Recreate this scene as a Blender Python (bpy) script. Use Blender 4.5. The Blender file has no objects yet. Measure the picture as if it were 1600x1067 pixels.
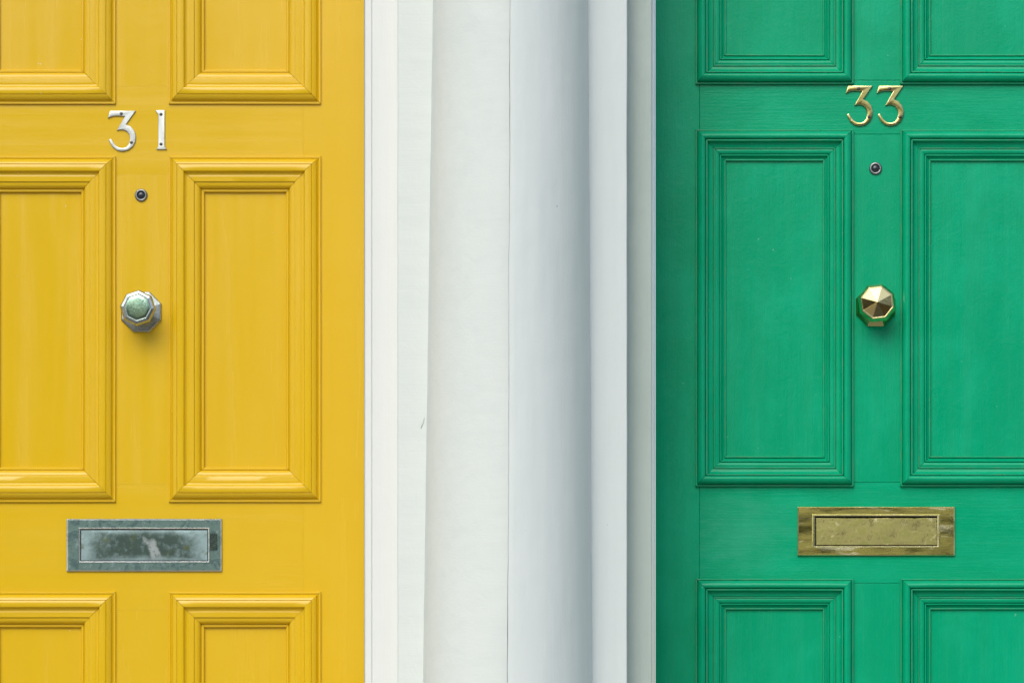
import bpy, bmesh, math, random
from mathutils import Vector, noise as mnoise
random.seed(7)
scene = bpy.context.scene
R = math.radians

# ------------------------------------------------------------------ camera
# one photo pixel (1600 wide) is 1.2 mm on the door plane (y = 0); z = 0 is the doorstep
S = 0.0012
ZC = 1.0424                      # height of the picture centre on the doors
D = 7.5                          # camera distance
VPX, VPY = 1015.0, 1400.0        # foot of the perpendicular from the lens to the door plane
def X(px): return (px - 800.0) * S
def Z(py): return ZC + (533.0 - py) * S
CX, CZ = X(VPX), Z(VPY)
def X3(px, y): return CX + (X(px) - CX) * (D + y) / D     # true x of a thing y metres before the doors
cam_d = bpy.data.cameras.new("camera")
cam = bpy.data.objects.new("camera", cam_d); scene.collection.objects.link(cam)
cam.location = (CX, -D, CZ); cam.rotation_euler = (R(90), 0, 0)
cam_d.sensor_width = 36.0; cam_d.lens = 36.0 * D / (1600 * S)
cam_d.shift_x = -CX / (1600 * S); cam_d.shift_y = (ZC - CZ) / (1600 * S)
cam_d.clip_start = 0.1; cam_d.clip_end = 500
scene.camera = cam

# ------------------------------------------------------------------ light
SUN_EL, SUN_AZ = 41.0, 16.5      # azimuth: degrees to the left of the doors' normal
world = bpy.data.worlds.new("World"); scene.world = world; world.use_nodes = True
wn = world.node_tree.nodes; wl = world.node_tree.links
sky = wn.new("ShaderNodeTexSky"); sky.sky_type = 'NISHITA'; sky.sun_disc = False
sky.sun_elevation = R(SUN_EL); sky.sun_rotation = R(180 + SUN_AZ)
sky.air_density = 1.0; sky.dust_density = 2.0; sky.ozone_density = 1.0
bg = wn["Background"]; bg.inputs[1].default_value = 0.115
wl.new(sky.outputs[0], bg.inputs[0])
sd = bpy.data.lights.new("sun", 'SUN'); sd.energy = 1.4; sd.angle = R(46); sd.color = (1.0, 0.98, 0.91)
sun = bpy.data.objects.new("sun", sd); scene.collection.objects.link(sun)
to_sun = Vector((-math.sin(R(SUN_AZ)) * math.cos(R(SUN_EL)), -math.cos(R(SUN_AZ)) * math.cos(R(SUN_EL)), math.sin(R(SUN_EL))))
sun.rotation_euler = to_sun.to_track_quat('Z', 'Y').to_euler()
vs = scene.view_settings
vs.view_transform = 'Standard'; vs.look = 'None'; vs.gamma = 1.0; vs.use_curve_mapping = False
vs.exposure = 0.41

# ------------------------------------------------------------------ node helpers
class NT:
    def __init__(s, name):
        s.m = bpy.data.materials.new(name); s.m.use_nodes = True
        s.t = s.m.node_tree; s.n = s.t.nodes; s.b = s.n["Principled BSDF"]
        s.pos = s.n.new("ShaderNodeNewGeometry").outputs["Position"]
    def link(s, a, b): s.t.links.new(a, b)
    def put(s, sock, v):
        if hasattr(v, "is_output"): s.link(v, sock)
        else: sock.default_value = v
    def noise(s, scale, detail=3, vec=None, stretch=None, rough=0.55, dist=0.0, off=None):
        v = vec or s.pos
        if stretch or off:
            mp = s.n.new("ShaderNodeMapping"); s.link(v, mp.inputs[0])
            if stretch: mp.inputs["Scale"].default_value = stretch
            if off: mp.inputs["Location"].default_value = off
            v = mp.outputs[0]
        n = s.n.new("ShaderNodeTexNoise"); s.link(v, n.inputs["Vector"])
        n.inputs["Scale"].default_value = scale; n.inputs["Detail"].default_value = detail
        n.inputs["Roughness"].default_value = rough; n.inputs["Distortion"].default_value = dist
        return n.outputs["Fac"]
    def ramp(s, v, a, b, lo=0.0, hi=1.0):
        r = s.n.new("ShaderNodeMapRange"); r.interpolation_type = 'SMOOTHSTEP'
        s.link(v, r.inputs[0])
        for i, q in enumerate((a, b, lo, hi)): r.inputs[i + 1].default_value = q
        return r.outputs[0]
    def math(s, op, a, b=0.0):
        m = s.n.new("ShaderNodeMath"); m.operation = op; s.put(m.inputs[0], a); s.put(m.inputs[1], b); return m.outputs[0]
    def mix(s, f, a, b):
        m = s.n.new("ShaderNodeMix"); m.data_type = 'RGBA'
        s.put(m.inputs["Factor"], f); s.put(m.inputs[6], a); s.put(m.inputs[7], b)
        return m.outputs[2]
    def bump(s, h, strength, dist=0.001, bevel=0.0):
        b = s.n.new("ShaderNodeBump"); b.inputs["Strength"].default_value = strength
        b.inputs["Distance"].default_value = dist; s.link(h, b.inputs["Height"])
        if bevel:
            w = s.n.new("ShaderNodeBevel"); w.samples = 4; w.inputs[0].default_value = bevel
            s.link(w.outputs[0], b.inputs["Normal"])
        s.link(b.outputs[0], s.b.inputs["Normal"])
    def sep(s):
        q = s.n.new("ShaderNodeSeparateXYZ"); s.link(s.pos, q.inputs[0]); return q.outputs
def c4(c): return (c[0], c[1], c[2], 1.0)

def paint(name, base, pale, chip, grain, rough=0.38, stroke=0.5, peel=0.5, lump=0.4, bump=0.5, pale_amt=0.5,
          chip_at=0.80, streak_amt=0.13, patch=None, worn=None, bevel=0.0008, seed=0.0, spec=0.5):
    t = NT(name)
    st = {'v': (1, 1, 0.05), 'h': (0.05, 1, 1), 'n': (1, 1, 1)}[grain]
    o = (seed, seed * 1.7, -seed)
    f = t.noise(260, 3, stretch=st, off=o)
    p = t.noise(210, 3, off=o)
    l = t.noise(26, 4, off=o, dist=0.6)
    h = t.math('ADD', t.math('ADD', t.math('MULTIPLY', f, stroke), t.math('MULTIPLY', p, peel)), t.math('MULTIPLY', l, lump * 4))
    t.bump(h, bump, 0.001, bevel)
    big = t.noise(5.5, 6, off=o, rough=0.6, dist=0.8)
    big2 = t.noise(16, 5, off=o, rough=0.65, dist=0.4, stretch=tuple(max(q, 0.35) for q in st))
    m1 = t.ramp(t.math('ADD', t.math('MULTIPLY', big, 0.6), t.math('MULTIPLY', big2, 0.4)), 0.42, 0.64, 0.0, pale_amt)
    col = t.mix(m1, c4(base), c4(pale))
    streak = t.ramp(t.noise(60, 4, stretch=st, off=o), 0.35, 0.75, 0.0, streak_amt)
    col = t.mix(streak, col, c4([x * 0.82 for x in base]))
    if patch:                                   # chalky scuffed area with soft brushed edges
        q = t.sep(); px, pz, rx, rz = patch
        e = t.math('ADD', t.math('POWER', t.math('ABSOLUTE', t.math('DIVIDE', t.math('SUBTRACT', q[0], px), rx)), 2.0), t.math('POWER', t.math('ABSOLUTE', t.math('DIVIDE', t.math('SUBTRACT', q[2], pz), rz)), 2.0))
        e = t.math('ADD', e, t.math('MULTIPLY', t.math('SUBTRACT', t.noise(30, 6, off=(2, 6, 4), rough=0.75, stretch=(0.5, 1, 1)), 0.5), 5.0))
        col = t.mix(t.ramp(e, -0.3, 1.6, 0.45, 0.0), col, c4((0.045, 0.40, 0.235)))
    if worn:
        wm = t.ramp(t.noise(25, 6, off=o, rough=0.7), 0.42, 0.64, 0.0, 0.4)
        col = t.mix(wm, col, c4(worn))
    ck = t.ramp(t.noise(75, 2, off=(3.3 + seed, 1, 2)), chip_at, chip_at + 0.02)
    col = t.mix(ck, col, c4(chip))
    t.link(col, t.b.inputs["Base Color"])
    t.link(t.ramp(t.noise(40, 3, stretch=st, off=o), 0.3, 0.8, rough - 0.06, rough + 0.12), t.b.inputs["Roughness"])
    t.b.inputs["Specular IOR Level"].default_value = spec
    return t.m

def metal(name, base, dark, bright, rough, rvar, scale, bump=0.15, dist=0.5, pa=0.45, pb=0.62, ba=0.60, bb=0.70, metallic=1.0, stretch=None, bevel=0.0006):
    t = NT(name)
    a = t.noise(scale, 6, rough=0.7, dist=dist, stretch=stretch)
    b = t.noise(scale * 1.6, 5, off=(5, 2, 9), rough=0.68, dist=dist, stretch=stretch)
    col = t.mix(t.ramp(a, pa, pb), c4(base), c4(dark))
    col = t.mix(t.ramp(b, ba, bb), col, c4(bright))
    t.link(col, t.b.inputs["Base Color"])
    t.b.inputs["Metallic"].default_value = metallic
    t.link(t.ramp(a, 0.3, 0.7, rough - rvar, rough + rvar), t.b.inputs["Roughness"])
    h = t.math('ADD', t.math('MULTIPLY', a, 1.0), t.math('MULTIPLY', t.noise(500, 2), 0.4))
    t.bump(h, bump, 0.0008, bevel)
    return t.m

YEL, YEL2 = (0.725, 0.462, 0.007), (0.75, 0.495, 0.017)
GRN, GRN2 = (0.0, 0.355, 0.165), (0.006, 0.44, 0.225)
M = {}
for g in 'vh':
    M['yellow_' + g] = paint('yellow gloss paint ' + g, YEL, YEL2, (0.85, 0.75, 0.5), g, rough=0.22, stroke=0.40, peel=0.20, lump=0.32, bump=0.24, pale_amt=0.4, spec=0.45, chip_at=0.775, streak_amt=0.06, seed=1.0 if g == 'v' else 2.0)
    M['green_' + g] = paint('green gloss paint ' + g, GRN, GRN2, (0.10, 0.45, 0.30), g, rough=0.22, stroke=0.75, peel=0.6, lump=0.30, bump=0.45, pale_amt=0.6, spec=0.20, bevel=0.0004, chip_at=0.765, seed=3.0 if g == 'v' else 4.0, patch=(X(1165), Z(830), 75 * S, 55 * S) if g == 'h' else None)
    M['green_worn_' + g] = paint('green paint on worn edges ' + g, GRN, GRN2, (0.10, 0.3, 0.2), g, rough=0.36, stroke=0.7, peel=0.75, lump=0.3, bump=0.6, worn=(0.11, 0.27, 0.14), seed=3.0, spec=0.3)
M['white_warm'] = paint('warm white masonry paint', (0.715, 0.765, 0.72), (0.685, 0.74, 0.70), (0.5, 0.48, 0.44), 'h', rough=0.6, stroke=0.6, peel=0.35, lump=0.55, bump=0.42, pale_amt=0.8, chip_at=0.80, bevel=0.0015, seed=5.0, spec=0.3)
M['white_cool'] = paint('cool white masonry paint', (0.69, 0.755, 0.735), (0.71, 0.765, 0.75), (0.42, 0.44, 0.43), 'v', rough=0.6, stroke=0.7, peel=0.5, lump=0.45, bump=0.45, pale_amt=0.8, chip_at=0.78, bevel=0.0015, seed=6.0, spec=0.3)
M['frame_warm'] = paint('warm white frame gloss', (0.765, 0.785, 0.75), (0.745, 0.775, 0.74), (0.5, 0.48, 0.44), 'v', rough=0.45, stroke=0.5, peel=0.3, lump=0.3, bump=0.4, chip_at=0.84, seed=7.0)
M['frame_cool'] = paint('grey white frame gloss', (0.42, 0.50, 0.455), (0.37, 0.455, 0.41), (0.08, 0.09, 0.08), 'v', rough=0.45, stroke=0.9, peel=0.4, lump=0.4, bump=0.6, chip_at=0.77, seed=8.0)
M['brass'] = metal('polished brass', (0.70, 0.61, 0.30), (0.60, 0.51, 0.22), (0.78, 0.70, 0.42), 0.10, 0.03, 30, bump=0.05, bevel=0.0018)
M['brass_number'] = metal('brass of the numerals', (0.50, 0.43, 0.16), (0.36, 0.31, 0.10), (0.72, 0.65, 0.40), 0.26, 0.06, 45, bump=0.08, ba=0.56, bb=0.7)
M['brass_old'] = metal('tarnished brass', (0.74, 0.65, 0.19), (0.50, 0.45, 0.12), (0.97, 0.90, 0.52), 0.21, 0.10, 30, bump=0.15, ba=0.555, bb=0.63, stretch=(0.22, 1, 1))
M['brass_edge'] = metal('brass rubbed bright at the edges', (0.72, 0.65, 0.34), (0.50, 0.45, 0.17), (0.78, 0.70, 0.45), 0.25, 0.08, 50, bump=0.1)
M['brass_flap'] = metal('dull brass flap', (0.50, 0.46, 0.175), (0.34, 0.33, 0.105), (0.74, 0.68, 0.38), 0.34, 0.10, 55, bump=0.2, dist=0.15, ba=0.58, bb=0.72)
M['nickel'] = metal('worn nickel', (0.47, 0.51, 0.49), (0.32, 0.37, 0.35), (0.64, 0.67, 0.65), 0.31, 0.08, 40, bump=0.15)
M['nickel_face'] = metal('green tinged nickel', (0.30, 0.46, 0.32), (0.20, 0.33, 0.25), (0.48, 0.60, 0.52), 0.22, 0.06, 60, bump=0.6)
M['nickel_number'] = metal('brushed nickel numerals', (0.54, 0.57, 0.545), (0.45, 0.475, 0.455), (0.62, 0.64, 0.62), 0.42, 0.06, 50, bump=0.1)
M['nickel_plate'] = metal('weathered nickel plate', (0.145, 0.225, 0.205), (0.08, 0.13, 0.125), (0.26, 0.36, 0.355), 0.40, 0.08, 60, bump=0.35, ba=0.54, bb=0.72)
M['nickel_edge'] = metal('nickel rubbed bright at the edges', (0.74, 0.77, 0.74), (0.5, 0.55, 0.52), (0.84, 0.86, 0.84), 0.25, 0.05, 60, bump=0.1)
def flap_stains_reflection():
    t = NT('nickel flap with stains and painted reflections')
    q = t.sep()
    n1 = t.noise(34, 6, rough=0.7, dist=0.3); n2 = t.noise(90, 5, off=(4, 1, 7), rough=0.7)
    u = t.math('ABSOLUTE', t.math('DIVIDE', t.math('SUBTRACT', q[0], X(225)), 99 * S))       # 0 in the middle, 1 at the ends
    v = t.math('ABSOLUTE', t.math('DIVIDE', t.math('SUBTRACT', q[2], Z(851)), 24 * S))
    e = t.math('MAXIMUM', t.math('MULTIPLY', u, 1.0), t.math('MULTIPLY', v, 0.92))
    dark = t.ramp(t.math('ADD', e, t.math('MULTIPLY', n1, 0.9)), 0.95, 1.45, 1.0, 0.0)        # dark tree reflection painted into the middle, fading at the rim
    col = t.mix(dark, c4((0.34, 0.47, 0.48)), c4((0.075, 0.115, 0.10)))
    col = t.mix(t.ramp(n2, 0.50, 0.68, 0.0, 0.6), col, c4((0.24, 0.33, 0.34)))
    g = t.ramp(t.noise(50, 4, off=(9, 9, 1)), 0.55, 0.7, 0.0, 0.6)
    col = t.mix(g, col, c4((0.12, 0.15, 0.055)))
    # sky reflection painted as a pale patch right of the middle
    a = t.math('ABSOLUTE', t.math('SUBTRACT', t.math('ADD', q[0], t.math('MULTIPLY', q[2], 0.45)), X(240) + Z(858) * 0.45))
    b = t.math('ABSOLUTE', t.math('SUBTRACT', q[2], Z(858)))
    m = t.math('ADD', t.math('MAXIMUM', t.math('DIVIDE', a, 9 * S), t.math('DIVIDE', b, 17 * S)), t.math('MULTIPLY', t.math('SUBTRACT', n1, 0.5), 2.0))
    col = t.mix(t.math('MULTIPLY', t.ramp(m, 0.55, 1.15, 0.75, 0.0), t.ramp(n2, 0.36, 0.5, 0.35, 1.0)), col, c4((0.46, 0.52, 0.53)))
    t.link(col, t.b.inputs["Base Color"]); t.b.inputs["Metallic"].default_value = 1.0; t.b.inputs["Roughness"].default_value = 0.36
    t.bump(n2, 0.2, 0.0006, 0.0005)
    return t.m
M['nickel_flap'] = flap_stains_reflection()
M['mark'] = metal('stamped mark', (0.035, 0.055, 0.045), (0.09, 0.12, 0.10), (0.12, 0.15, 0.13), 0.5, 0.1, 300)
M['screw'] = metal('dark screw', (0.10, 0.09, 0.08), (0.05, 0.05, 0.05), (0.2, 0.18, 0.14), 0.45, 0.1, 200)
M['steel'] = metal('grey steel ring', (0.27, 0.28, 0.285), (0.17, 0.18, 0.185), (0.32, 0.33, 0.33), 0.38, 0.1, 150)
def plain(name, col, rough, **kw):
    t = NT(name); t.link(t.mix(t.noise(80, 3), c4(col), c4([c * 0.7 for c in col])), t.b.inputs["Base Color"])
    t.b.inputs["Roughness"].default_value = rough
    for k, v in kw.items(): t.b.inputs[k].default_value = v
    return t.m
M['lens'] = plain('dark peephole lens', (0.05, 0.06, 0.07), 0.12, Metallic=0.4)
M['slot_shade'] = plain('slot shade behind the flap', (0.02, 0.014, 0.010), 0.9)  # near-black colour stands in for the shade inside the letter slot
M['stone'] = plain('grey step stone', (0.36, 0.35, 0.33), 0.8)
M['asphalt'] = plain('street surface', (0.13, 0.13, 0.125), 0.85)
M['render'] = plain('cream wall render', (0.66, 0.65, 0.62), 0.8)
M['leaf'] = plain('leaves', (0.055, 0.11, 0.025), 0.6)

# ------------------------------------------------------------------ mesh helpers
COL = scene.collection.objects
def make(name, verts, faces, mats, parent=None, mat_idx=None, smooth=None, origin=None):
    """one mesh object; verts in world space, origin moved to the middle of the piece"""
    vs_ = [Vector(v) for v in verts]
    if origin is None:
        lo = Vector([min(v[i] for v in vs_) for i in range(3)]); hi = Vector([max(v[i] for v in vs_) for i in range(3)])
        origin = (lo + hi) / 2
    origin = Vector(origin)
    me = bpy.data.meshes.new(name); me.from_pydata([v - origin for v in vs_], [], faces)
    bm = bmesh.new(); bm.from_mesh(me); bmesh.ops.recalc_face_normals(bm, faces=bm.faces); bm.to_mesh(me); bm.free()
    for m in (mats if isinstance(mats, (list, tuple)) else [mats]): me.materials.append(M[m])
    if mat_idx:
        for p, i in zip(me.polygons, mat_idx): p.material_index = i
    if smooth is not None:
        for p in me.polygons: p.use_smooth = True
        me.set_sharp_from_angle(angle=R(smooth))
    return place(name, me, origin, parent)
WORLD = {}
def place(name, me, origin, parent=None):
    o = bpy.data.objects.new(name, me); COL.link(o)
    WORLD[o.name] = Vector(origin)
    if parent is not None:
        o.parent = parent; o.location = Vector(origin) - WORLD[parent.name]
    else: o.location = origin
    return o
def root(name, loc, label, cat, group=None):
    o = place(name, None, loc); o['label'] = label; o['category'] = cat; o['kind'] = 'thing'
    if group: o['group'] = group
    return o
def box(name, x0, x1, y0, y1, z0, z1, mat, parent=None, bev=0.0):
    if bev <= 0:
        v = [(x, y, z) for x in (x0, x1) for y in (y0, y1) for z in (z0, z1)]
        f = [(0, 1, 3, 2), (4, 6, 7, 5), (0, 4, 5, 1), (2, 3, 7, 6), (0, 2, 6, 4), (1, 5, 7, 3)]
        return make(name, v, f, mat, parent)
    b = bev
    # front (y0) edges chamfered
    lo = [(x0, y1, z0), (x1, y1, z0), (x1, y1, z1), (x0, y1, z1)]
    mi = [(x0, y0 + b, z0), (x1, y0 + b, z0), (x1, y0 + b, z1), (x0, y0 + b, z1)]
    fr = [(x0 + b, y0, z0 + b), (x1 - b, y0, z0 + b), (x1 - b, y0, z1 - b), (x0 + b, y0, z1 - b)]
    f = [(0, 1, 2, 3), (8, 9, 10, 11)]
    for i in range(4):
        j = (i + 1) % 4; f += [(i, j, 4 + j, 4 + i), (4 + i, 4 + j, 8 + j, 8 + i)]
    return make(name, lo + mi + fr, f, mat, parent)

def arc(t0, h0, t1, h1, bulge, n=6):
    """points from (t0,h0) to (t1,h1) bowed by bulge (fraction of the chord), start excluded"""
    out = []
    dx, dy = t1 - t0, h1 - h0
    for i in range(1, n + 1):
        u = i / n; k = 4 * u * (1 - u) * bulge
        out.append((t0 + dx * u - dy * k, h0 + dy * u + dx * k))
    return out

# moulding sections: (distance in from the outer edge, height above the stiles), photo pixels
YP = [(0, -0.4), (0, 3.2), (0.5, 3.8), (3.0, 3.8), (3.4, 2.6), (4.0, 2.8)]
YP += arc(4.0, 2.8, 6.4, 7.0, -0.10, 4) + arc(6.4, 7.0, 13.2, 11.2, 0.07, 6)
YP += [(13.5, 10.4), (13.9, 10.4), (14.3, 11.8), (15.0, 12.2), (23.6, 12.2), (24.3, 11.8), (24.6, 10.6)]
YP += arc(24.6, 10.6, 32.0, 6.6, -0.26, 7) + [(32.4, 6.6), (39.4, 6.2), (40.2, 5.6), (40.4, 4.0), (41.0, 4.0)]
YP += arc(41.0, 4.0, 49.8, -2.6, 0.20, 7) + [(50.1, -4.0), (50.7, -4.0), (51.0, -3.0), (53.8, -3.0), (54.6, -3.8), (55.0, -5.0), (55.0, -8.6)]
GP = [(0, -0.4), (0, 4.4), (0.5, 5.0), (2.4, 5.0), (2.9, 3.0), (3.6, 3.2)]
GP += arc(3.6, 3.2, 9.5, 14.6, 0.20, 6) + arc(9.5, 14.6, 15.6, 11.4, 0.22, 5)
GP += [(15.8, 7.0), (16.5, 7.0), (16.7, 11.6), (18.6, 11.6), (19.1, 10.4)]
GP += arc(19.1, 10.4, 27.4, 3.2, -0.22, 7) + [(27.5, 1.4), (28.0, 1.4), (28.3, 4.6), (30.0, 4.6), (30.4, 3.0)]
GP += arc(30.4, 3.0, 37.6, 1.6, 0.16, 5) + [(37.8, -1.6), (38.5, -1.6), (38.7, 2.6), (40.4, 2.6), (40.9, 0.8)] + arc(40.9, 0.8, 44.6, -3.0, -0.15, 4)
GP += [(45.1, -3.2), (45.4, -0.8), (47.3, -0.8), (47.8, -2.0), (48.0, -5.6)]

def strip(side, rc, prof, close, S_, mats, worn, parent, gap=0.00025, yb=0.0, name='moulding_strip'):
    """one mitred length of moulding round the rectangle rc=(x0,x1,z0,z1)"""
    x0, x1, z0, z1 = rc
    full = list(prof) + close
    a, b = [], []
    n = 8
    L = (x1 - x0) if side in 'tb' else (z1 - z0)
    rows = []
    sd_ = random.uniform(0, 99)
    for k in range(n + 1):
        u = k / n; row = []
        for (t, h) in full:
            tt = t * S_; y = yb - h * S_
            w = mnoise.noise(Vector((u * L * 5, t * 0.05, sd_))) * 0.00035      # hand-fixed: never dead straight
            if side in 'tb':
                xa, xb = x0 + tt + gap, x1 - tt - gap
                row.append((xa + (xb - xa) * u, y + w * 0.6, (z1 - tt if side == 't' else z0 + tt) + w))
            else:
                za, zb = z0 + tt + gap, z1 - tt - gap
                row.append(((x0 + tt if side == 'l' else x1 - tt) + w, y + w * 0.6, za + (zb - za) * u))
        rows.append(row)
    m = len(full)
    v = [p for r in rows for p in r]; f = []; mi = []
    for k in range(n):
        for i in range(m):
            j = (i + 1) % m
            f.append((k * m + i, k * m + j, (k + 1) * m + j, (k + 1) * m + i)); mi.append(1 if i in worn else 0)
    f += [tuple(range(m)), tuple(n * m + i for i in range(m))]; mi += [0, 0]
    return make(name, v, f, mats, parent, mi, smooth=33)

# ------------------------------------------------------------------ setting
def structure(o): o['kind'] = 'structure'; return o
GZ = -1.62
structure(box('ground', -60, 60, -60, -2.2, GZ - 0.3, GZ, 'asphalt'))
structure(box('landing', -3.2, 3.6, -2.196, 0.25, GZ - 0.3, -0.012, 'stone'))

# two houses' front walls, one each side of the party line (they frame the doorways out of the picture)
def wall(x0, x1, dl, dr, label):
    zt = 7.0; zd = 2.31; y0, y1 = -0.03, 0.30
    v, f = [], []
    for (a, b, c, d) in ((x0, dl, -0.0, zd), (dl, dr, zd, zt), (x0, dl, zd, zt), (dr, x1, zd, zt), (dr, x1, 0.0, zd)):
        if b - a < 1e-4: continue
        k = len(v)
        v += [(x, y, z) for x in (a, b) for y in (y0, y1) for z in (c, d)]
        f += [tuple(k + q for q in t) for t in ((0, 1, 3, 2), (4, 6, 7, 5), (0, 4, 5, 1), (2, 3, 7, 6), (0, 2, 6, 4), (1, 5, 7, 3))]
    o = make('house_wall', v, f, 'render'); o['label'] = label; o['category'] = 'wall'; o['kind'] = 'thing'
    return o
YD0, YD1 = X(-125), X(570)          # yellow door edges
GD0, GD1 = X(1024.5), X(1717)       # green door edges
SPLIT = X(800)
wall(-5.0, X3(575, -0.1), X(-178), X3(575, -0.1), 'cream rendered house front around the yellow doorway')
wall(X3(1015, -0.1), 5.4, X3(1015, -0.1), X(1770), 'cream rendered house front around the green doorway')

# ------------------------------------------------------------------ column and pier between the doors
col_root = root('party_column', (X3(796, -0.16), -0.16, 0.0),
    'round white column between the yellow and green doors, painted half warm white, half bluish', 'column')
YPIER = -0.30
def pier_half(x0, x1, mat, label):
    n = 40; v = []; f = []
    left = x0 < x1
    zs = [-0.01 + 2.6 * i / n for i in range(n + 1)]
    for z in zs:
        j = mnoise.noise(Vector((0.3, 7.0 if left else 3.0, z * 6))) * 0.0008
        b = 0.0035 * (1 if left else -1)
        v += [(x0 + j, -0.012, z), (x0 + j, YPIER + 0.0035, z), (x0 + j + b * 0.3, YPIER + 0.001, z), (x0 + j + b, YPIER, z), (x1, YPIER, z), (x1, -0.012, z)]
    for i in range(n):
        for k in range(6):
            a, b2 = i * 6 + k, i * 6 + (k + 1) % 6
            f.append((a, b2, b2 + 6, a + 6))
    f += [tuple(range(6)), tuple(n * 6 + k for k in range(6))]
    o = make('pier_half', v, f, mat, col_root, smooth=40); o['label'] = label
cx = X3(796, YPIER)
pier_half(X3(621, YPIER), cx - 0.0002, 'white_warm', 'warm white half of the flat pier behind the column')
pier_half(X3(980, YPIER), cx + 0.0002, 'white_cool', 'bluish white half of the flat pier behind the column')

def col_r(z):
    py = 533 - (z - ZC) / S
    return (121 + 11.5 * py / 1067.0) * S * (D + YPIER) / D
def col_x(z):
    py = 533 - (z - ZC) / S
    return X3(798.0 - 4.5 * py / 1067.0, YPIER)
def split_angle(z):           # where the two paints meet, seen at the column's front
    return 0.028 + 0.010 * mnoise.noise(Vector((4.2, 1.1, z * 5))) + 0.006 * mnoise.noise(Vector((1.2, 8.1, z * 28)))
def shaft(half):
    nz, na = 170, 40
    v = []; f = []
    for i in range(nz + 1):
        z = 0.12 + 2.46 * i / nz
        r = col_r(z); s = split_angle(z)
        gp = max(0.0004, 0.0016 + 0.0040 * mnoise.noise(Vector((9.0, 2.2, z * 3.1))) + 0.0015 * mnoise.noise(Vector((3.0, 6.2, z * 40))))
        a0, a1 = (-math.pi / 2, s - gp) if half == 'l' else (s + gp, math.pi / 2)
        for k in range(na + 1):
            a = a0 + (a1 - a0) * k / na
            lump = 0.0006 * mnoise.noise(Vector((a * 2.5, 2.0, z * 4.0))) + 0.0004 * mnoise.noise(Vector((a * 9, 5.0, z * 22)))
            edge = (0.0006 if (half == 'l' and k == na) else 0) + (0.0012 if (half == 'r' and k == 0) else 0)
            rr = r + lump - edge - (0.0006 if half == 'r' else 0)
            v.append((col_x(z) + rr * math.sin(a), YPIER + 0.004 - rr * math.cos(a), z))
    w = na + 1
    for i in range(nz):
        for k in range(na):
            f.append((i * w + k, i * w + k + 1, (i + 1) * w + k + 1, (i + 1) * w + k))
    o = make('shaft_half', v, f, 'white_warm' if half == 'l' else 'white_cool', col_root, smooth=60)
    o['label'] = 'warm white half of the round column shaft' if half == 'l' else 'bluish white half of the round column shaft'
shaft('l'); shaft('r')
# core seen through the hairline crack
v = []; f = []; nz = 40
for i in range(nz + 1):
    z = 0.12 + 2.46 * i / nz
    for k in range(17):
        a = -0.5 + k / 16.0; r = col_r(z) - 0.0045
        v.append((col_x(z) + r * math.sin(a), YPIER + 0.004 - r * math.cos(a), z))
for i in range(nz):
    for k in range(16): f.append((i * 17 + k, i * 17 + k + 1, (i + 1) * 17 + k + 1, (i + 1) * 17 + k))
make('column_core', v, f, 'frame_cool', col_root, smooth=60)
# plinth and cap blocks (out of the picture)
for (a, b, e) in ((-0.01, 0.118, 0.035), (2.585, 2.75, 0.03)):
    box('column_block', cx - 0.17 - e, cx + 0.17 + e, YPIER - 0.17 - e, YPIER - 0.0005, a, b, 'white_warm', col_root)
# raised flake of paint on the pier's left strip
fx, fz = X3(660, YPIER), Z(690)
v = [(fx - 0.003, YPIER - 0.0004, fz - 0.011), (fx + 0.002, YPIER - 0.0010, fz), (fx + 0.004, YPIER - 0.0005, fz + 0.011), (fx - 0.002, YPIER - 0.0007, fz + 0.001), (fx, YPIER + 0.001, fz)]
make('paint_flake', v, [(0, 1, 3), (1, 2, 3), (0, 3, 4), (3, 2, 4), (0, 4, 1), (1, 4, 2)], 'white_warm', col_root)

# ------------------------------------------------------------------ door frames
def frame(kind):
    y0 = -0.25
    if kind == 'y':
        r = root('door_frame', (X(222.5), 0, 0), 'warm white painted timber frame beside the yellow door', 'door frame')
        m = 'frame_warm'
        def jamb(a, b, c, y0):
            # flat face with a shallow groove near the door
            box('jamb', min(a, b), max(a, b), y0, 0.06, 0.0, 2.19, m, r, bev=0.0015)
            box('bead', min(b, c), max(b, c), y0 + 0.0025, 0.06, 0.0, 2.19, m, r, bev=0.002)
        e = X3(570, y0); g = X3(581, y0)
        jamb(X3(640, y0), g + 0.0004, e, y0)
        e2, g2 = 2 * X(222.5) - X(570), 2 * X(222.5) - X(581)
        jamb(X(-178), g2 - 0.0004, e2, -0.04)
        box('head', X(-178), X3(590, y0), -0.045, 0.06, 2.1905, 2.309, m, r, bev=0.002)
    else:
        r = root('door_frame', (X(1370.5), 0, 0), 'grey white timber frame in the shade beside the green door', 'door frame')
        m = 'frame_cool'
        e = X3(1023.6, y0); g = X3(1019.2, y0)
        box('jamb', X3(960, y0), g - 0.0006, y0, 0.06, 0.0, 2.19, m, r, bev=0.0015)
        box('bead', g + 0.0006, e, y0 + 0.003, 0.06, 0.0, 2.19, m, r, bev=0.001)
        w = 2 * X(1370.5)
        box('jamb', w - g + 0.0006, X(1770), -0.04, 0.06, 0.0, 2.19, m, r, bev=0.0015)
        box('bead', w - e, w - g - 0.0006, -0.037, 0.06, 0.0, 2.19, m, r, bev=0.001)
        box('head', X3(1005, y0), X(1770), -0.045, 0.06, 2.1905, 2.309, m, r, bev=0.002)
frame('y'); frame('g')

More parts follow.
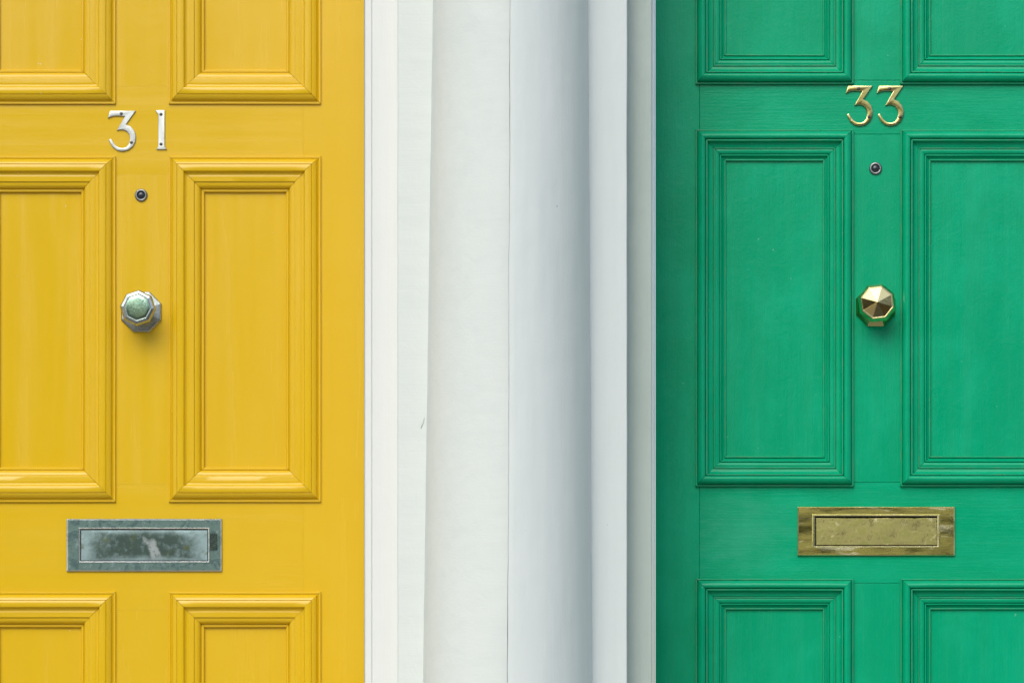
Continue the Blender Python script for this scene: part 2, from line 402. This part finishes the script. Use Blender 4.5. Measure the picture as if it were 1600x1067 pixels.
# ------------------------------------------------------------------ doors
def door(label, colour, xl, xr, cols, rows, prof, T, h_panel, gap, worn):
    """cols/rows: outer rectangles of the mouldings in photo pixels; T: px from there to the opening's edge"""
    cxx = (xl + xr) / 2
    r = root('front_door', (cxx, 0, 0.004), label, 'door')
    mv, mh = colour + '_v', colour + '_h'
    top, bot = 2.185, 0.006
    t = T * S; th = 0.045; bv = 0.0007 if colour == 'green' else 0.0001
    dr = 0.0002 if colour == 'green' else 0.00003
    (a0, a1), (b0, b1) = [(X(p), X(q)) for p, q in cols]
    zr = [(Z(q), Z(p)) for p, q in rows]              # (z low, z high), upper row first
    xs = [a0 + t, a1 - t, b0 + t, b1 - t]
    box('stile', xl, xs[0] - gap, 0, th, bot, top, mv, r, bev=bv)
    box('stile', xs[3] + gap, xr, 0, th, bot, top, mv, r, bev=bv)
    bounds = [(zr[0][1] - t, top), (zr[1][1] - t, zr[0][0] + t), (zr[2][1] - t, zr[1][0] + t), (bot, zr[2][0] + t)]
    rails = []
    for (z0, z1) in bounds: rails.append(box('rail', xs[0] + gap * 0, xs[3], dr, th, z0, z1, mh, r, bev=bv))
    for (z0, z1) in zr:
        box('muntin', xs[1], xs[2], dr / 2, th, z0 + t + gap, z1 - t - gap, mv, r, bev=bv)
        for (p, q) in ((a0, a1), (b0, b1)):
            pn = box('panel', p + t + 0.0005, q - t - 0.0005, -h_panel * S, th - 0.01, z0 + t + 0.0005, z1 - t - 0.0005, mv, r)
            last = prof[-1][0]
            close = [(T + 1.2, h_panel - 0.5), (T + 1.2, -0.4)]
            for sdn in 'tblr':
                ms = [mh if sdn in 'tb' else mv]
                ms.append((colour + '_worn_' + ('h' if sdn in 'tb' else 'v')) if worn else ms[0])
                strip(sdn, (p, q, z0, z1), prof, close, S, ms, worn, pn)
    return r, rails
def near(prof, ts): return {i for i, (t, h) in enumerate(prof) if any(abs(t - q) < 0.7 for q in ts)}
ydoor, yr = door('yellow painted panelled front door with nickel fittings and number 31', 'yellow', YD0, X(569.0) , [(-56, 181), (264, 501.5)],
             [(-330, 163), (244.5, 784), (924, 1210)], YP, 28, -8.2, 0.00005, set())
gdoor, gr = door('green painted panelled front door with brass fittings and number 33', 'green', GD0, GD1, [(1086.6, 1333.6), (1406.4, 1653.4)],
             [(-330, 132), (203, 759.5), (903.5, 1210)], GP, 6.5, -5.2, 0.00035, near(GP, (0.5, 16.7, 28.6, 45.4)))

# ------------------------------------------------------------------ letter plates
def ring(name, rc, bx, bz, prof, mat, parent, edges=()):
    """rectangular plate with an opening: prof is (0..1 across the border, height px)"""
    x0, x1, z0, z1 = rc; v = []; f = []; mi = []
    m = len(prof); n = 10
    loops = []
    for (u, h) in prof:
        dx, dz = u * bx, u * bz
        c = [(x0 + dx, z0 + dz), (x1 - dx, z0 + dz), (x1 - dx, z1 - dz), (x0 + dx, z1 - dz)]
        lp = []
        for i in range(4):
            p, q = c[i], c[(i + 1) % 4]
            for k in range(n):
                w = k / n; px, pz = p[0] + (q[0] - p[0]) * w, p[1] + (q[1] - p[1]) * w
                e = mnoise.noise(Vector((px * 60, pz * 60, u * 3))) * 0.00025
                lp.append((px + e, -h * S, pz + e))
        loops.append(lp)
    w = 4 * n
    for lp in loops: v += lp
    for i in range(m):
        j = (i + 1) % m
        for k in range(w):
            k2 = (k + 1) % w
            f.append((i * w + k, i * w + k2, j * w + k2, j * w + k)); mi.append(1 if i in edges else 0)
    return make(name, v, f, mat, parent, mi, smooth=12)
def flap(x0, x1, z0, z1, y, mat, parent, ragged=0.0, seed=0, dome=0.0008):
    nx, nz = 90, 16; v = []; f = []
    for i in range(nx + 1):
        for k in range(nz + 1):
            u, w = i / nx, k / nz
            x, z = x0 + (x1 - x0) * u, z0 + (z1 - z0) * w
            yy = y - dome * (1 - (2 * u - 1) ** 6) * (1 - (2 * w - 1) ** 4) + 0.0002 * mnoise.noise(Vector((x * 30, z * 30, seed)))
            if k == nz: z += ragged * (mnoise.noise(Vector((x * 160, 3, seed))) + 0.6 * mnoise.noise(Vector((x * 420, 9, seed))))
            if i in (0, nx): x += ragged * 0.6 * mnoise.noise(Vector((z * 260, 5, seed)))
            v.append((x, yy, z))
    w = nz + 1
    for i in range(nx):
        for k in range(nz): f.append((i * w + k, (i + 1) * w + k, (i + 1) * w + k + 1, i * w + k + 1))
    # back face so that the flap is a solid sheet
    b = len(v); v += [(x0, y + 0.0018, z0), (x1, y + 0.0018, z0), (x1, y + 0.0018, z1 - abs(ragged)), (x0, y + 0.0018, z1 - abs(ragged))]
    f.append((b, b + 1, b + 2, b + 3))
    f.append(tuple([b] + [i * w for i in range(nx + 1)] + [b + 1]))
    f.append(tuple([b + 3] + [i * w + nz for i in range(nx + 1)] + [b + 2]))
    f.append(tuple([b] + [k for k in range(w)] + [b + 3])); f.append(tuple([b + 1] + [nx * w + k for k in range(w)] + [b + 2]))
    return make('flap', v, f, mat, parent, smooth=40)
# weathered nickel plate on the yellow door
rc = (X(104.5), X(347), Z(892), Z(810))
pl = ring('letter_plate', rc, 21.5 * S, 16 * S, [(0, -0.3), (0, 2.8), (0.11, 4.2), (0.86, 4.2), (0.89, 5.0), (0.92, 5.0), (1.0, 4.0), (1.0, -0.3)], ['nickel_plate', 'nickel_edge'], ydoor, (1, 4, 5))
pl['label'] = 'weathered green grey nickel letter plate'
box('slot_shade_sheet', X(124), X(327), -0.0012, 0.0, Z(877), Z(825), 'slot_shade', pl)  # dark sheet painted as slot shade around the flap
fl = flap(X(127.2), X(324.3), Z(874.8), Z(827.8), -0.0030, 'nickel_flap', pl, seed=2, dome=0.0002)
# small stamped mark on the right border
mk = box('maker_mark', X(328.5), X(340), -4.75 * S, -4.0 * S, Z(859), Z(833), 'mark', pl)
mk['label'] = 'small dark stamped rectangle on the border'
# tarnished brass plate on the green door
rc = (X(1246), X(1491.5), Z(867.5), Z(791))
pg = ring('letter_plate', rc, 27.5 * S, 15 * S, [(0, -0.3), (0, 3.4), (0.07, 4.4), (0.82, 4.4), (0.87, 5.0), (0.92, 5.0), (1.0, 4.1), (1.0, -0.3)], ['brass_old', 'brass_edge'], gdoor, (1, 4, 5))
pg['label'] = 'tarnished brass letter plate with bright worn streaks'
box('slot_shade_sheet', X(1271), X(1467), -0.0012, 0.0, Z(853.5), Z(803), 'slot_shade', pg)  # same dark sheet for the shaded gap round the brass flap
flap(X(1275.2), X(1463.6), Z(850.6), Z(808.6), -0.0028, 'brass_flap', pg, ragged=0.0016, seed=5, dome=0.0)

# ------------------------------------------------------------------ numerals
THREE = [(208,147),(432,147),(346,272),(388,290),(420,327),(435,378),(430,428),(407,474),(367,505),(315,517),(265,506),(225,471),(199,418),(202,408),(212,404),(220,409),
         (234,434),(256,463),(286,483),(320,489),(352,479),(376,448),(386,402),(378,362),(356,334),(326,320),(298,318),(268,325),(340,197),(290,192),(245,193),(216,200),(188,213)]
ONE = [(580,128),(660,125),(660,440),(678,470),(590,470),(605,440),(605,165)]
def numeral(pts, x_px, y_px, sc, thick, bev, mat, parent, screws, label, seg=3, edge='nickel_number'):
    """pts: outline in zoomed pixels; x_px,y_px: photo position of the zoom's corner; sc: zoom"""
    W = [(X(x_px + p[0] / sc), Z(y_px + p[1] / sc)) for p in pts]
    ox = sum(w[0] for w in W) / len(W); oz = sum(w[1] for w in W) / len(W)
    cu = bpy.data.curves.new('house_number', 'CURVE'); cu.dimensions = '2D'; cu.fill_mode = 'BOTH'
    sp = cu.splines.new('POLY'); sp.points.add(len(W) - 1)
    for q, w in zip(sp.points, W): q.co = (w[0] - ox, w[1] - oz, 0, 1)
    sp.use_cyclic_u = True
    cu.extrude = thick / 2; cu.bevel_depth = bev; cu.bevel_resolution = seg; cu.offset = -bev * 0.75
    tmp = bpy.data.objects.new('tmp', cu); COL.link(tmp)
    dg = bpy.context.evaluated_depsgraph_get()
    me = bpy.data.meshes.new_from_object(tmp.evaluated_get(dg)); bpy.data.objects.remove(tmp)
    me.name = 'house_number'
    for vtx in me.vertices:
        a, b, c = vtx.co; vtx.co = (a, -c, b)
    bm = bmesh.new(); bm.from_mesh(me); bmesh.ops.remove_doubles(bm, verts=bm.verts, dist=1e-5); bmesh.ops.recalc_face_normals(bm, faces=bm.faces); bm.to_mesh(me); bm.free()
    me.materials.clear(); me.materials.append(M[mat])
    me.materials.append(M[edge])
    for p in me.polygons:
        p.use_smooth = True
        if abs(p.normal.y) < 0.96: p.material_index = 1
    me.set_sharp_from_angle(angle=R(28))
    y = -thick / 2 - bev + 0.0002
    o = place('house_number', me, (ox, y, oz), parent); o['label'] = label
    yf = y - thick / 2 - bev
    for (sx, sz) in screws:
        disc('screw', X(x_px + sx / sc), Z(y_px + sz / sc), yf + 0.0006, 2.5 * S, [(1.0, 0.0), (1.0, 0.0007), (0.8, 0.0011)], 14, 'screw', o)
def disc(name, x, z, y, r, prof, n, mat, parent, rot=0.0, smooth=50, flat=False):
    """lathe along -y: prof of (radius factor, height in metres); the last ring is capped"""
    v = []; f = []
    for (q, h) in prof:
        for k in range(n):
            a = rot + 2 * math.pi * k / n
            v.append((x + r * q * math.sin(a), y - h, z + r * q * math.cos(a)))
    for i in range(len(prof) - 1):
        for k in range(n):
            k2 = (k + 1) % n; f.append((i * n + k, i * n + k2, (i + 1) * n + k2, (i + 1) * n + k))
    f.append(tuple(range(n))); f.append(tuple((len(prof) - 1) * n + k for k in range(n)))
    return make(name, v, f, mat, parent, smooth=None if flat else smooth)
THREE_L = [((p[0] - 188) * 245 / 247 + 162, (p[1] - 147) * 355 / 370 + 132) for p in THREE]
numeral(THREE_L, 140, 150, 5.62, 0.0016, 0.0009, 'nickel_number', ydoor, [(280, 157), (369, 410)], 'silvery nickel number three')
numeral(ONE, 140, 150, 5.62, 0.0016, 0.0009, 'nickel_number', ydoor, [(629, 164), (629, 425)], 'silvery nickel number one')
for dx, lb in ((0, 'first brass number three beside the letter rail'), (286, 'second brass number three')):
    numeral([(p[0] + dx, p[1]) for p in THREE], 1290, 110, 5.925, 0.0012, 0.0014, 'brass_number', gdoor, [(305 + dx, 172), (400 + dx, 434)],
            'left brass number three' if dx == 0 else 'right brass number three', seg=1, edge='brass_edge')

# ------------------------------------------------------------------ peepholes
def peephole(px, py, parent):
    x, z = X(px), Z(py)
    o = disc('peephole', x, z, 0.0004, 10.0 * S, [(1.0, 0), (1.0, 0.0022), (0.93, 0.0036), (0.80, 0.0042), (0.66, 0.0038), (0.60, 0.0022), (0.58, 0.0012)], 32, 'steel', parent)
    disc('lens', x, z, -0.0006, 10.0 * S, [(0.575, 0.0), (0.56, 0.0010), (0.48, 0.0020), (0.34, 0.0027), (0.18, 0.0031), (0.05, 0.0032)], 24, 'lens', o)
peephole(220.6, 305, ydoor); peephole(1368, 263.3, gdoor)

# ------------------------------------------------------------------ octagonal door knobs
def knob(px, py, parent, brass, label):
    x, z = X(px), Z(py); P = S
    o8 = R(22.5)
    if brass:
        k = disc('door_knob', x, z, 0.0004, P, [(33.2, 0), (33.2, 2.6 * P), (32.2, 3.6 * P), (29, 6.5 * P), (22, 13 * P), (17, 19 * P), (14, 24 * P), (13, 30 * P), (13, 36 * P)], 8, 'brass', parent, rot=o8, flat=True)
        disc('knob_head', x, z, -31 * P, P, [(12, 0), (20, 2 * P), (28, 5 * P), (30.8, 7.5 * P), (30.6, 9 * P), (26.6, 16.0 * P), (25.4, 16.6 * P), (24.6, 16.4 * P), (0.4, 19.4 * P)], 8, 'brass', k, rot=R(16), flat=True)
    else:
        k = disc('door_knob', x, z, 0.0004, P, [(34, 0), (34, 3 * P), (32.5, 4.5 * P), (29.5, 5.0 * P), (20, 6 * P), (16, 9 * P), (13.5, 16 * P), (13, 36 * P)], 8, 'nickel', parent, rot=o8, flat=True)
        h = disc('knob_head', x, z, -31 * P, P, [(12, 0), (19, 3 * P), (26, 8 * P), (28.2, 12 * P), (28.0, 14 * P), (25.6, 17.5 * P), (21.5, 18.6 * P), (20.6, 17.6 * P)], 8, 'nickel', k, rot=R(4.5), flat=True)
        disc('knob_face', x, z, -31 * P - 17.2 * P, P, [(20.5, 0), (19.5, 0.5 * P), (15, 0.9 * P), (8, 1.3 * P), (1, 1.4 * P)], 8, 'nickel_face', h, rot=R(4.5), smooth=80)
    k['label'] = label
knob(221.0, 487.0, ydoor, False, 'worn nickel octagonal knob with greenish face')
knob(1368.0, 479.0, gdoor, True, 'polished brass octagonal knob with pointed faceted head')

# ------------------------------------------------------------------ trees of the square opposite (seen only as reflections in the metal)
v = []; f = []
rng = random.Random(3)
crowns = [(rng.uniform(-34, 34), rng.uniform(-36, -24), rng.uniform(0.5, 5.6), rng.uniform(2.2, 3.6)) for _ in range(54)]
for (x, y, z, r) in crowns:
    for _ in range(500):
        d = Vector((rng.gauss(0, 1), rng.gauss(0, 1), rng.gauss(0, 1))).normalized() * r * rng.uniform(0.55, 1.0)
        c = Vector((x, y, z)) + d; a = Vector((rng.gauss(0, 1), rng.gauss(0, 1), rng.gauss(0, 1))).normalized()
        b = a.orthogonal().normalized(); w = rng.uniform(0.25, 0.5); k = len(v)
        v += [c - a * w, c + b * w * 0.6, c + a * w, c - b * w * 0.6]; f.append((k, k + 1, k + 2, k + 3))
tb = make('garden_trees', v, f, 'leaf'); tb['kind'] = 'stuff'
tb['label'] = 'leafy trees of the square opposite, mirrored in the metal fittings'; tb['category'] = 'trees'
